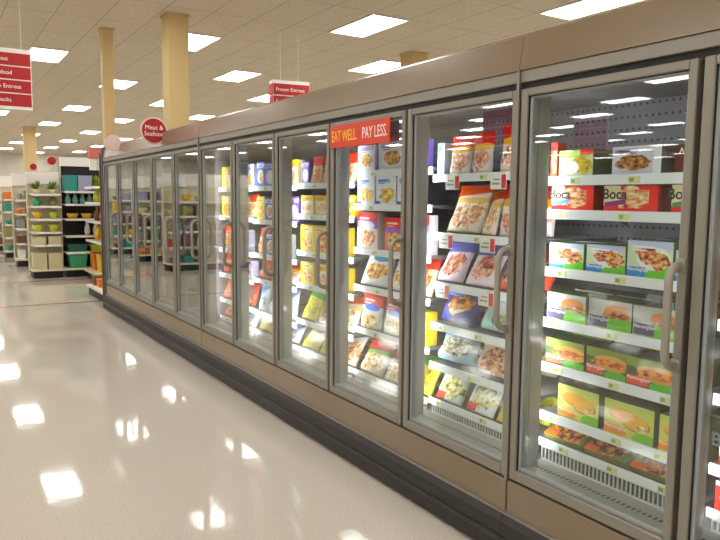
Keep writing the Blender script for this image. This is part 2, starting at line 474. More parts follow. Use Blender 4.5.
    # shelves
    for k in range(k0, k1):
        hs = SHELF.get(k, [1.6, 1.35, 1.1, .85, .6])
        a, c = Y0 + k * W + .006, Y0 + (k + 1) * W - .006
        for si, h in enumerate(hs):
            T = h + .02; last = si == len(hs) - 1 and k in SHELF
            if last:   # bottom wire basket
                p = MB().box(F + .012, a + .004, T - .016, D + .69, c - .004, T)
                o = add(p, 'base_deck', SHELFM)
                MB().box(F, a, T - .022, F + .011, c, T + .012).build('price_rail', RAILW, o, bevel=.002)
                wv = MB(); n = 38; ys = []
                for i in range(n):
                    yy = a + .02 + (c - a - .04) * i / (n - 1); ys += [yy - .0026, yy + .0026]
                zl = [.405, .413, T - .030, T - .022]
                wv.v = [(F + .009, yy, z) for z in zl for yy in ys]; m = len(ys)
                for r in range(3):
                    for i in range(m - 1):
                        if r != 1 or i % 2 == 0: wv.idx([r * m + i, (r + 1) * m + i, (r + 1) * m + i + 1, r * m + i + 1])
                so = wv.build('wire_grille', WIRE, o).modifiers.new('thickness', 'SOLIDIFY'); so.thickness = .006
            else:
                p = MB().box(F + .011, a, T - .014, D + .66, c, T)
                for yy in (a + .005, c - .011): p.prism_y([(D + .70, T - .014), (D + .70, T - .075), (D + .60, T - .04), (F + .06, T - .016), (F + .06, T - .014)], yy, yy + .006)
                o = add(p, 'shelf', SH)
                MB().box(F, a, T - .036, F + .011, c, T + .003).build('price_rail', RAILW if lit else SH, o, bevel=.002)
            if k <= 4 and lit:
                for i, fy in enumerate((.86, .5, .16) if k < 1 else (.7, .25)):
                    yy = a + (c - a) * fy + random.uniform(-.05, .05); zc = (T - .019) if not last else T - .005
                    mb = MB(); mb.box(F - .0015, yy - .024, zc - .012, F, yy + .024, zc + .012, 0); mb.box(F - .002, yy + .002, zc - .007, F - .0014, yy + .020, zc + .007, 1)
                    mb.build('price_tag', [TAGY, TAGG], o)
    return t

freezer_case('nearest glass-door freezer, its doors filled with small burger boxes', -3, 0, TUBE_DIM)
CASE = freezer_case('lit middle freezer of five glass doors carrying the orange sign', 0, 5, TUBE_ON)
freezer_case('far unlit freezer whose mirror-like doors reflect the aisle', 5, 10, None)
# dark filler at the far end of the bank
ye = Y0 + 10 * W
t = empty('end_panel', (D, ye, 0)); tag(t, 'dark grey end panel closing the far end of the freezers', 'panel')
MB().box(-.01, .002, 0, .85, .06, 2.18).build('panel', DARKPANEL, t, bevel=.006)
MB().box(-.03, .06, .0, .2, .09, 2.10).build('corner_guard', DARKPANEL, t)

# joint covers between cases
for i, (y, lab) in enumerate(((Y0, 'narrow vertical joint strip between the nearest and middle freezers'), (Y0 + 5 * W, 'narrow vertical joint strip between the middle and far freezers'))):
    o = MB().prism_y([(-.008, .345), (-.008, 2.03), (0, 2.03), (0, .345)], -.007, .007).build('joint_strip', ALU, None, (D, y, 0)); tag(o, lab, 'trim strip')

# ------------------------------------------------------------------ packages
G1, G2 = (.25, .55, .12), (.55, .75, .25)
FOODB = [(.38, .18, .08), (.62, .34, .16), (.80, .52, .28)]
LOOK = {
 # name: (print bg, layers, side colour, description)
 'rice': ((.82, .84, .70), [('r', 0, .72, .9, 1, (.70, .78, .42)), ('f', .66, .42, .34, .36, [(.75, .55, .05), (.93, .80, .15), (.55, .60, .15)], 8), ('e', .34, .34, .26, .26, (.97, .96, .92)), ('r', .62, .8, 1, 1, (.75, .25, .2))], (.55, .57, .48), 'green and yellow rice bowl box'),
 'pizza': ((.84, .82, .86), [('d', -.1, .9, 1, (.88, .87, .92)), ('f', .42, .42, .36, .26, [(.40, .22, .12), (.66, .40, .20), (.80, .62, .35)], 9), ('r', .04, .72, .5, .9, (.60, .62, .72)), ('r', .84, 0, 1, 1, (.93, .94, .95)), ('r', .12, .80, .60, .86, (0.35, 0.3, 0.4)), ('r', .12, .72, .44, .755, (0.35, 0.3, 0.4))], (.52, .50, .48), 'pale box with browned food picture'),
 'choc': ((.36, .17, .10), [('f', .62, .28, .34, .26, [(.45, .62, .1), (.85, .82, .15), (.90, .70, .2)], 6), ('d', .55, .35, 1, (.30, .13, .08))], (.34, .18, .12), 'dark brown box with yellow food'),
 'boca': ((.78, .13, .06), [('f', .55, .55, .40, .42, [(.85, .45, .25), (.92, .70, .50), (.95, .86, .72)], 6), ('r', 0, .25, .32, 1, (.95, .90, .78)), ('r', .84, 0, 1, 1, (.80, .20, .10)), ('r', 0, 0, 1, .1, (.82, .22, .08))], (.55, .10, .06), 'red veggie burger box'),
 'patty': ((.82, .88, .78), [('e', .85, .05, .45, .3, (.45, .75, .18)), ('e', .58, .54, .38, .34, (.95, .95, .92)), ('f', .45, .62, .26, .24, [(.55, .26, .14), (.76, .42, .26), (.90, .64, .44)], 10), ('f', .74, .48, .24, .26, [(.60, .30, .12), (.80, .50, .26), (.92, .72, .46)], 10), ('r', 0, 0, .42, .28, (.30, .55, .78)), ('d', .9, -.1, 1, (.78, .80, .90)), ('r', .12, .80, .60, .86, (0.95, 0.96, 0.95)), ('r', .12, .72, .44, .755, (0.95, 0.96, 0.95))], (.36, .46, .28), 'pale green veggie patty box'),
 'burger': ((.74, .74, .72), [('e', .75, .12, .5, .28, (.50, .74, .16)), ('e', .66, .34, .36, .16, (.45, .68, .14)), ('e', .66, .62, .30, .24, (.76, .52, .22)), ('f', .66, .50, .34, .12, [(.40, .20, .06), (.62, .36, .12), (.80, .55, .25)], 12), ('r', .02, .05, .46, .42, (.33, .30, .42))], (.22, .32, .14), 'grey and lime veggie burger box'),
 'hotdog': ((.24, .33, .09), [('d', .68, -.15, 1, (.52, .56, .26)), ('e', .62, .60, .42, .20, (.82, .66, .38)), ('e', .62, .38, .40, .14, (.80, .62, .34)), ('f', .62, .50, .46, .13, [(.60, .22, .04), (.84, .42, .08), (.92, .62, .18)], 7), ('e', .75, .1, .3, .18, (.40, .68, .12)), ('r', .02, .05, .44, .36, (.86, .38, .10))], (.18, .28, .08), 'dark green veggie sausage box'),
 'corndog': ((.84, .83, .50), [('e', .40, .62, .30, .20, (.70, .46, .16)), ('e', .39, .64, .28, .18, (.90, .70, .34)), ('e', .66, .46, .28, .22, (.66, .42, .14)), ('e', .65, .48, .26, .20, (.92, .74, .40)), ('f', .78, .36, .12, .12, [(.80, .60, .3), (.93, .84, .6), (.96, .92, .78)], 6), ('e', .85, .08, .28, .2, (.50, .72, .16)), ('r', .0, .04, .46, .28, (.88, .60, .12)), ('r', 0, .86, 1, 1, (.78, .82, .52))], (.30, .34, .14), 'large yellow corn snack box'),
 'flatbox': ((.42, .50, .22), [('f', .5, .52, .48, .60, [(.40, .20, .08), (.70, .38, .14), (.85, .62, .30)], 8), ('r', 0, 0, .3, .16, (.85, .45, .12))], (.50, .50, .34), 'brown and green box lying flat'),
 'pastabag': ((.93, .90, .88), [('f', .5, .36, .42, .30, [(.80, .45, .36), (.90, .66, .54), (.96, .88, .80)], 9), ('r', 0, .70, 1, 1, (.74, .10, .07)), ('e', .5, .70, .6, .1, (.93, .72, .18))], (.8, .7, .66), 'red-topped bag of frozen pasta'),
 'breadbag': ((.93, .89, .84), [('f', .5, .40, .44, .34, [(.80, .54, .34), (.91, .74, .56), (.96, .90, .82)], 9), ('d', .80, .1, 1, (.86, .40, .10)), ('r', 0, .66, 1, .78, (.90, .78, .52))], (.85, .75, .62), 'orange-topped cream bag of frozen dinner'),
 'meatbag': ((.92, .88, .92), [('f', .5, .45, .40, .36, [(.62, .26, .20), (.80, .50, .38), (.92, .74, .64)], 8), ('d', .78, .05, 1, (.42, .42, .66)), ('r', 0, 0, 1, .1, (.92, .86, .9))], (.78, .74, .80), 'lilac and white bag of frozen meat'),
 'navybag': ((.16, .20, .48), [('f', .55, .5, .32, .32, [(.62, .30, .05), (.88, .58, .14), (.94, .80, .40)], 7), ('e', .3, .85, .3, .12, (.50, .55, .82))], (.14, .18, .40), 'navy blue bag with orange food'),
 'aquabag': ((.78, .90, .90), [('e', .5, .62, .45, .22, (.95, .97, .97)), ('f', .62, .3, .3, .2, [(.60, .68, .40), (.82, .84, .62)], 6), ('r', 0, .85, 1, 1, (.5, .72, .76))], (.72, .86, .88), 'pale aqua bag of frozen vegetables'),
 'silverbag': ((.62, .72, .78), [('f', .52, .45, .42, .32, [(.40, .38, .34), (.66, .62, .54), (.86, .84, .78)], 9), ('r', 0, .78, 1, 1, (.34, .58, .74))], (.55, .6, .64), 'silver blue bag of frozen fish'),
 'brownbag': ((.88, .82, .74), [('f', .55, .38, .46, .36, [(.50, .26, .14), (.78, .52, .36), (.90, .74, .58)], 9), ('d', .72, .15, 1, (.92, .93, .95))], (.74, .58, .44), 'tan and white bag of breaded food'),
 'peasbag': ((.86, .90, .88), [('f', .55, .40, .46, .32, [(.62, .58, .16), (.86, .80, .40), (.95, .93, .80)], 9), ('d', .68, .1, 1, (.42, .70, .82)), ('r', 0, 0, .45, .2, (.70, .24, .18))], (.80, .84, .80), 'sky blue and yellow bag of vegetables'),
 'cornbag': ((.86, .84, .40), [('f', .5, .45, .42, .34, [(.70, .58, .05), (.94, .84, .18), (.60, .68, .18)], 9), ('d', .8, -.1, 1, (.34, .58, .20))], (.72, .70, .3), 'yellow and green bag of frozen corn'),
 'lilacbox': ((.90, .88, .93), [('e', .5, .42, .40, .36, (.97, .97, .97)), ('f', .5, .42, .32, .28, [(.52, .28, .08), (.82, .56, .20), (.92, .76, .42)], 8), ('r', .06, .80, .94, .95, (.62, .60, .76)), ('r', .12, .80, .60, .86, (0.45, 0.42, 0.62)), ('r', .12, .72, .44, .755, (0.45, 0.42, 0.62))], (.82, .80, .88), 'lilac and white dinner box'),
 'whitebox': ((.94, .94, .95), [('f', .55, .34, .40, .26, [(.80, .52, .10), (.94, .74, .22), (.97, .88, .55)], 8), ('r', .08, .76, .7, .88, (.62, .72, .84)), ('r', 0, 0, .22, .12, (.30, .34, .62)), ('r', .12, .80, .60, .86, (0.35, 0.42, 0.7)), ('r', .12, .72, .44, .755, (0.35, 0.42, 0.7))], (.9, .9, .92), 'white dinner box with golden food'),
 'redtopbox': ((.95, .92, .90), [('f', .55, .30, .42, .24, [(.70, .30, .16), (.92, .58, .36), (.97, .84, .70)], 8), ('r', 0, .76, 1, 1, (.86, .14, .12)), ('r', 0, .56, 1, .76, (.55, .42, .72)), ('e', .5, .64, .36, .12, (.98, .97, .98)), ('r', .12, .80, .60, .86, (0.97, 0.96, 0.95)), ('r', .12, .72, .44, .755, (0.97, 0.96, 0.95))], (.90, .86, .86), 'white box with red and purple top'),
 'pinkbox': ((.90, .50, .40), [('f', .5, .34, .42, .28, [(.60, .30, .06), (.90, .66, .18), (.95, .86, .50)], 8), ('r', 0, .70, 1, 1, (.82, .12, .10)), ('r', 0, .56, 1, .70, (.58, .40, .70)), ('r', .12, .80, .60, .86, (0.97, 0.93, 0.85)), ('r', .12, .72, .44, .755, (0.97, 0.93, 0.85))], (.80, .4, .34), 'red box with yellow food picture'),
 'tealbag': ((.94, .95, .96), [('f', .5, .40, .40, .26, [(.82, .50, .14), (.95, .72, .36), (.96, .88, .66)], 8), ('e', .55, .80, .34, .12, (.32, .62, .72)), ('r', .3, .88, .8, 1, (.74, .42, .66))], (.92, .92, .94), 'white pasta bag with teal top'),
 'cerealbag': ((.95, .94, .93), [('r', 0, .66, 1, 1, (.86, .16, .12)), ('e', .5, .62, .40, .1, (.22, .42, .82)), ('f', .55, .22, .36, .2, [(.85, .62, .14), (.96, .86, .42), (.98, .95, .84)], 8), ('r', .12, .80, .60, .86, (0.97, 0.96, 0.95)), ('r', .12, .72, .44, .755, (0.97, 0.96, 0.95))], (.92, .9, .9), 'red-topped white bag with blue oval'),
 'xmasbag': ((.86, .82, .76), [('d', .66, .1, 1, (.62, .18, .12)), ('d', .46, .1, 1, (.45, .68, .36)), ('d', .56, .1, 1, (.62, .18, .12)), ('f', .5, .28, .46, .26, [(.80, .56, .16), (.93, .82, .56), (.97, .95, .90)], 9)], (.84, .76, .66), 'red green and white vegetable bag'),
 'yellowbox': ((.95, .86, .22), [('f', .5, .36, .42, .26, [(.78, .34, .08), (.94, .62, .22), (.97, .88, .6)], 7), ('r', .1, .72, .9, .9, (.97, .95, .80)), ('r', .12, .80, .60, .86, (0.75, 0.25, 0.1)), ('r', .12, .72, .44, .755, (0.75, 0.25, 0.1))], (.88, .78, .2), 'bright yellow snack box'),
 'lemonbox': ((.96, .94, .82), [('r', 0, .72, 1, 1, (.94, .84, .22)), ('f', .5, .38, .42, .20, [(.86, .44, .36), (.95, .72, .58), (.97, .9, .8)], 8), ('r', 0, 0, 1, .08, (.94, .86, .4)), ('r', .12, .80, .60, .86, (0.8, 0.3, 0.2)), ('r', .12, .72, .44, .755, (0.8, 0.3, 0.2))], (.93, .88, .6), 'cream box with yellow top'),
 'orangebag': ((.92, .80, .70), [('r', 0, .72, 1, 1, (.80, .26, .12)), ('f', .5, .38, .40, .30, [(.60, .24, .08), (.88, .52, .20), (.95, .8, .55)], 8)], (.86, .66, .5), 'orange and white snack bag'),
 'bluebox': ((.20, .36, .66), [('e', .5, .4, .4, .3, (.95, .95, .95)), ('f', .5, .38, .32, .22, [(.7, .4, .1), (.93, .74, .3)], 8), ('r', 0, .76, 1, .92, (.92, .92, .96)), ('r', .12, .80, .60, .86, (0.15, 0.2, 0.45)), ('r', .12, .72, .44, .755, (0.15, 0.2, 0.45))], (.18, .32, .6), 'blue and white dinner box'),
 'purplebox': ((.42, .34, .66), [('e', .55, .38, .38, .3, (.95, .94, .96)), ('r', 0, .76, 1, .92, (.85, .80, .94)), ('r', .12, .80, .60, .86, (0.3, 0.2, 0.5)), ('r', .12, .72, .44, .755, (0.3, 0.2, 0.5))], (.4, .32, .6), 'purple and white dinner box'),
 'redbag': ((.80, .36, .26), [('f', .5, .4, .42, .36, [(.52, .16, .10), (.80, .40, .26), (.93, .78, .62)], 9), ('r', 0, .78, 1, 1, (.74, .10, .08))], (.72, .3, .2), 'red bag of frozen snacks'),
 'icebag': ((.90, .93, .97), [('d', .42, .6, 1, (.52, .66, .88)), ('f', .45, .32, .36, .22, [(.70, .74, .80), (.93, .94, .96)], 6), ('r', .12, .80, .60, .86, (0.2, 0.32, 0.66)), ('r', .12, .72, .44, .755, (0.2, 0.32, 0.66))], (.86, .9, .95), 'white and blue freezer bag'),
 'drumtub': ((.84, .20, .16), [('e', .5, .5, .42, .26, (.95, .90, .86)), ('r', 0, .86, 1, 1, (.95, .93, .92))], (.8, .2, .16), 'red and white freezer carton'),
}
PM = {}
def look_short(k): return ' '.join(LOOK[k][3].split()[:4]).replace(' of', '').replace(' with', '').replace(' frozen', '').replace('white snack', 'white bag')
def look_mats(look):
    if look not in PM:
        bg, layers, side, desc = LOOK[look]
        PM[look] = [print_mat('print_' + look, bg, layers), flat('side_' + look, vivid(side), .55, 0, .25, .03, 30)]
    return PM[look]

def box_mesh(w, h, d):     # front face at x=0, local base centre at (0,0,0), u runs from +y to -y
    mb = MB(); y0, y1 = -w / 2, w / 2
    mb.face([(0, y1, 0), (0, y0, 0), (0, y0, h), (0, y1, h)], 0, [(0, 0), (1, 0), (1, 1), (0, 1)])
    mb.face([(0, y0, 0), (d, y0, 0), (d, y0, h), (0, y0, h)], 1)
    mb.face([(d, y0, 0), (d, y1, 0), (d, y1, h), (d, y0, h)], 1)
    mb.face([(d, y1, 0), (0, y1, 0), (0, y1, h), (d, y1, h)], 1)
    mb.face([(0, y1, h), (0, y0, h), (d, y0, h), (d, y1, h)], 1)
    mb.face([(0, y0, 0), (0, y1, 0), (d, y1, 0), (d, y0, 0)], 1)
    return mb

def bag_mesh(w, h, d, lean, rnd):
    nu, nv = 12, 14
    mb = MB(); ph = [rnd.uniform(0, 6.28) for _ in range(6)]
    def pt(i, j, side):
        u, v = i / nu, j / nv
        tu = max(0, 1 - abs(2 * u - 1) ** 2.6) ** .5
        tv = (max(0, 1 - v ** 3.0)) ** .6 * (.62 + .38 * math.sin(math.pi * min(1, v * 1.7 + .1)))
        t = d / 2 * tu * tv
        wr = .05 * d * (math.sin(9 * u + 5 * v + ph[0]) + math.sin(13 * v - 7 * u + ph[1]) + .8 * math.sin(17 * u + ph[2]) * math.sin(15 * v + ph[3])) * tu * tv
        ww = w * (1 - .05 * math.sin(math.pi * v)) * (1 - .04 * (1 - v) ** 6)
        x = d / 2 + (-t - wr if side == 0 else t + wr * .5)
        y = ww * (.5 - u) + .012 * w * math.sin(4 * v + ph[4])
        z = h * v + .01 * h * math.sin(5 * u + ph[5]) * v
        return (x, y, z)
    def put(p):
        x, y, z = p; c, s = math.cos(lean), math.sin(lean)
        return (x * c + z * s, y, -x * s + z * c)
    ids = {}
    for side in (0, 1):
        for i in range(nu + 1):
            for j in range(nv + 1):
                if side == 1 and (i in (0, nu) or j == nv): ids[1, i, j] = ids[0, i, j]; continue
                ids[side, i, j] = len(mb.v); mb.v.append(put(pt(i, j, side)))
    for side in (0, 1):
        for i in range(nu):
            for j in range(nv):
                q = [(i, j), (i + 1, j), (i + 1, j + 1), (i, j + 1)]
                if side: q = q[::-1]
                mb.idx([ids[side, a, b] for a, b in q], 0, [(a / nu, b / nv) for a, b in q])
    for i in range(nu):
        q = [ids[0, i, 0], ids[1, i, 0], ids[1, i + 1, 0], ids[0, i + 1, 0]]
        mb.idx(list(dict.fromkeys(q)), 1)
    # crimped seal strip on top
    zt = h * 1.0
    base = len(mb.v)
    for i in range(nu + 1):
        x, y, z = pt(i, nv, 0)
        mb.v.append(put((d / 2 + (.002 if i % 2 else -.002), y, z + .018)))
    for i in range(nu): mb.idx([ids[0, i, nv], ids[0, i + 1, nv], base + i + 1, base + i], 0, [(i / nu, .98), ((i + 1) / nu, .98), ((i + 1) / nu, 1), (i / nu, 1)])
    mz = min(v[2] for v in mb.v); mx = min(v[0] for v in mb.v)
    mb.v = [(x - mx, y, z - mz) for x, y, z in mb.v]
    return mb

DOORN = {-2: 'door at the right picture edge', -1: 'nearest full door', 0: 'door right of the orange sign', 1: 'door under orange sign', 2: 'first door left of sign', 3: 'second door left of sign', 4: 'third door left of sign'}
SHN = ['top shelf', 'second shelf', 'third shelf', 'fourth shelf', 'fifth shelf', 'sixth shelf', 'bottom deck']
def shelf_name(k, s): return 'bottom deck' if s == len(SHELF[k]) - 1 else SHN[s]
WHITE_T = flat('lettering_white', (.96, .96, .95), .5); BLACK_T = flat('lettering_black', (.05, .04, .05), .5)
STRIPES = [flat('swash_blue', (.15, .45, .80), .4), flat('swash_purple', (.52, .12, .55), .4), flat('swash_green', (.18, .55, .30), .4)]
KIND = {}
ROWS = []
# door, shelf, list of (look, y_left, y_right, height, depth, type, lean)
def row(k, s, items): ROWS.append((k, s, items))
B, G, L = 'box', 'bag', 'flat'
row(-1, 0, [('redbag', 2.013, 1.975, .14, .05, B, 0), ('rice', 1.972, 1.80, .105, .19, B, 0), ('pizza', 1.712, 1.50, .105, .19, B, 0), ('choc', 1.452, 1.29, .10, .16, B, 0)])
row(-1, 1, [('boca', 2.008, 1.79, .098, .14, B, 0), ('boca', 1.74, 1.505, .098, .14, B, 0), ('boca', 1.458, 1.275, .098, .14, B, 0)])
row(-1, 2, [('patty', 2.008, 1.826, .105, .14, B, 0), ('patty', 1.82, 1.634, .108, .14, B, 0), ('patty', 1.628, 1.437, .135, .14, B, 0), ('patty', 1.430, 1.275, .11, .14, B, 0)])
row(-1, 3, [('burger', 2.006, 1.80, .112, .14, B, 0), ('burger', 1.795, 1.592, .112, .14, B, 0), ('burger', 1.586, 1.39, .112, .14, B, 0)])
row(-1, 4, [('hotdog', 2.008, 1.805, .108, .14, B, 0), ('hotdog', 1.80, 1.608, .108, .14, B, 0), ('hotdog', 1.603, 1.39, .108, .14, B, 0)])
row(-1, 5, [('corndog', 1.935, 1.722, .135, .13, B, 0), ('corndog', 1.694, 1.474, .135, .13, B, 0), ('corndog', 1.454, 1.275, .135, .13, B, 0)])
row(-1, 6, [('flatbox', 2.00, 1.80, .03, .20, L, 0), ('flatbox', 1.79, 1.585, .03, .20, L, 0), ('flatbox', 1.575, 1.37, .03, .20, L, 0)])
row(0, 0, [('icebag', 2.775, 2.72, .16, .05, B, 0), ('pastabag', 2.70, 2.535, .17, .05, G, .12), ('pastabag', 2.53, 2.385, .175, .05, G, .10), ('pastabag', 2.335, 2.15, .20, .05, G, .08)])
row(0, 1, [('breadbag', 2.71, 2.45, .235, .055, G, .42), ('breadbag', 2.44, 2.35, .20, .05, G, .35), ('pastabag', 2.34, 2.13, .22, .055, G, .15)])
row(0, 2, [('meatbag', 2.77, 2.565, .20, .05, G, .5), ('meatbag', 2.555, 2.34, .20, .05, G, .5), ('redbag', 2.33, 2.13, .20, .05, G, .5)])
row(0, 3, [('navybag', 2.77, 2.49, .175, .11, G, .30), ('aquabag', 2.47, 2.15, .17, .12, G, .28)])
row(0, 4, [('silverbag', 2.78, 2.50, .165, .12, G, .30), ('brownbag', 2.485, 2.15, .175, .12, G, .25)])
row(0, 5, [('peasbag', 2.775, 2.74 - .19, .19, .05, G, .5), ('peasbag', 2.53, 2.32, .20, .05, G, .5), ('cornbag', 2.31, 2.10, .19, .05, G, .5)])
row(1, 0, [('lilacbox', 3.525, 3.335, .15, .05, B, 0), ('lilacbox', 3.305, 3.045, .155, .05, B, 0), ('purplebox', 3.03, 2.86, .15, .05, B, 0)])
row(1, 1, [('whitebox', 3.527, 3.338, .165, .05, B, 0), ('whitebox', 3.328, 3.13, .165, .05, B, 0), ('whitebox', 3.12, 2.93, .165, .05, B, 0)])
row(1, 2, [('redtopbox', 3.534, 3.313, .215, .06, B, 0), ('pinkbox', 3.245, 3.035, .19, .06, B, 0), ('redtopbox', 3.025, 2.83, .21, .06, B, 0)])
row(1, 3, [('tealbag', 3.515, 3.228, .215, .05, G, .4), ('tealbag', 3.20, 3.0, .2, .05, G, .35), ('orangebag', 2.99, 2.81, .2, .05, G, .3)])
row(1, 4, [('cerealbag', 3.515, 3.285, .20, .05, G, .12), ('cerealbag', 3.265, 3.03, .20, .05, G, .12), ('yellowbox', 3.015, 2.82, .18, .06, B, 0)])
row(1, 5, [('xmasbag', 3.53, 3.27, .23, .06, G, .5), ('xmasbag', 3.25, 3.01, .22, .06, G, .5), ('cornbag', 2.995, 2.80, .2, .06, G, .5)])
row(2, 0, [('purplebox', 4.28, 4.2 - .03, .15, .06, B, 0), ('orangebag', 4.16, 4.0, .16, .05, G, .08), ('orangebag', 3.99, 3.80, .16, .05, G, .08), ('orangebag', 3.78, 3.58, .16, .05, G, .08)])
row(2, 1, [('lemonbox', 4.275, 4.09, .13, .06, B, 0), ('lemonbox', 4.08, 3.89, .13, .06, B, 0), ('bluebox', 3.87, 3.7, .12, .06, B, 0), ('yellowbox', 3.69, 3.56, .13, .06, B, 0)])
row(2, 2, [('yellowbox', 4.28, 4.09, .18, .06, B, 0), ('yellowbox', 4.08, 3.87, .18, .06, B, 0), ('yellowbox', 3.86, 3.65, .18, .06, B, 0)])
row(2, 3, [('yellowbox', 4.28, 4.08, .15, .06, B, 0), ('lemonbox', 4.07, 3.87, .15, .06, B, 0), ('yellowbox', 3.86, 3.65, .15, .06, B, 0)])
row(2, 4, [('cornbag', 4.28, 4.06, .21, .05, G, .4), ('brownbag', 4.05, 3.83, .21, .05, G, .45), ('breadbag', 3.82, 3.58, .21, .05, G, .45)])
row(2, 5, [('cornbag', 4.28, 4.05, .16, .06, G, .6), ('cornbag', 4.03, 3.80, .17, .06, G, .6), ('brownbag', 3.78, 3.56, .2, .06, G, .5)])
row(3, 0, [('bluebox', 5.04, 4.9, .19, .06, B, 0), ('purplebox', 4.89, 4.7, .18, .06, B, 0), ('whitebox', 4.69, 4.48, .18, .06, B, 0), ('lemonbox', 4.46, 4.32, .18, .06, B, 0)])
row(3, 1, [('yellowbox', 5.04, 4.88, .18, .06, B, 0), ('bluebox', 4.87, 4.7, .17, .06, B, 0), ('lilacbox', 4.69, 4.5, .18, .06, B, 0), ('purplebox', 4.49, 4.32, .18, .06, B, 0)])
row(3, 2, [('orangebag', 5.04, 4.86, .18, .05, G, .1), ('bluebox', 4.85, 4.67, .17, .06, B, 0), ('whitebox', 4.65, 4.46, .17, .06, B, 0)])
row(3, 3, [('redbag', 5.04, 4.83, .14, .06, G, .4), ('redbag', 4.82, 4.6, .14, .06, G, .4), ('pastabag', 4.58, 4.36, .14, .06, G, .4)])
row(3, 4, [('icebag', 5.04, 4.84, .21, .05, G, .15), ('icebag', 4.83, 4.62, .21, .05, G, .15), ('icebag', 4.6, 4.38, .21, .05, G, .15)])
row(3, 5, [('cornbag', 5.04, 4.8, .12, .06, G, .6), ('breadbag', 4.79, 4.56, .12, .06, G, .6), ('icebag', 4.55, 4.34, .14, .06, G, .5)])
row(4, 0, [('yellowbox', 5.80, 5.64, .18, .06, B, 0), ('lemonbox', 5.62, 5.44, .18, .06, B, 0), ('lilacbox', 5.42, 5.24, .18, .06, B, 0), ('whitebox', 5.22, 5.08, .18, .06, B, 0)])
row(4, 1, [('yellowbox', 5.80, 5.63, .17, .06, B, 0), ('lilacbox', 5.62, 5.44, .17, .06, B, 0), ('lemonbox', 5.43, 5.25, .17, .06, B, 0), ('orangebag', 5.24, 5.07, .17, .05, G, .1)])
row(4, 2, [('orangebag', 5.80, 5.6, .18, .05, G, .1), ('yellowbox', 5.58, 5.4, .18, .06, B, 0), ('lilacbox', 5.39, 5.2, .18, .06, B, 0)])
row(4, 3, [('redbag', 5.80, 5.59, .15, .05, G, .2), ('brownbag', 5.57, 5.36, .15, .05, G, .2), ('lilacbox', 5.34, 5.14, .15, .06, B, 0)])
row(4, 4, [('redbag', 5.80, 5.58, .18, .05, G, .3), ('meatbag', 5.56, 5.35, .18, .05, G, .3), ('redbag', 5.33, 5.12, .18, .05, G, .3)])
row(4, 5, [('redbag', 5.80, 5.58, .13, .06, G, .5), ('icebag', 5.56, 5.34, .14, .06, G, .5), ('icebag', 5.32, 5.1, .14, .06, G, .5)])
row(-2, 0, [('choc', 1.235, 1.07, .12, .12, B, 0), ('drumtub', 1.05, .87, .12, .12, B, 0)])
row(-2, 1, [('drumtub', 1.235, 1.06, .13, .12, B, 0), ('patty', 1.04, .86, .12, .12, B, 0)])
row(-2, 2, [('redbag', 1.235, 1.05, .16, .05, G, .15), ('burger', 1.04, .85, .12, .12, B, 0)])
row(-2, 3, [('hotdog', 1.235, 1.06, .12, .12, B, 0), ('hotdog', 1.04, .85, .12, .12, B, 0)])
row(-2, 4, [('boca', 1.235, 1.06, .12, .12, B, 0), ('drumtub', 1.04, .85, .12, .12, B, 0)])
row(-2, 5, [('drumtub', 1.235, 1.06, .11, .12, B, 0), ('redbag', 1.04, .85, .14, .05, G, .4)])

BOCAV = ['blue', 'purple', 'green']
def lettered(o, look, w, h, n):
    if look == 'boca':
        MB().face([(-.0008, w / 2 - .004, h * .18), (-.0008, w / 2 - w * .42, h * .30), (-.0008, w / 2 - w * .42, h * .48), (-.0008, w / 2 - .004, h * .36)]).build('swash', STRIPES[n % 3], o)
        text('Boca', 'lettering', h * .56, BLACK_T, o, (-.0015, w / 2 - w * .21, h * .66), (math.pi / 2, math.radians(0), -math.pi / 2), .0004)
    elif look in ('patty', 'burger', 'hotdog', 'corndog'):
        zz = {'patty': .15, 'burger': .26, 'hotdog': .22, 'corndog': .17}[look]
        text('MorningStar', 'lettering', w * .098, WHITE_T, o, (-.0015, w / 2 - w * .26, h * zz + h * .06), ROT_MX, .0004)
    elif look == 'choc':
        text('Amy\'s', 'lettering', h * .26, WHITE_T, o, (-.0015, w / 2 - w * .3, h * .78), ROT_MX, .0004)

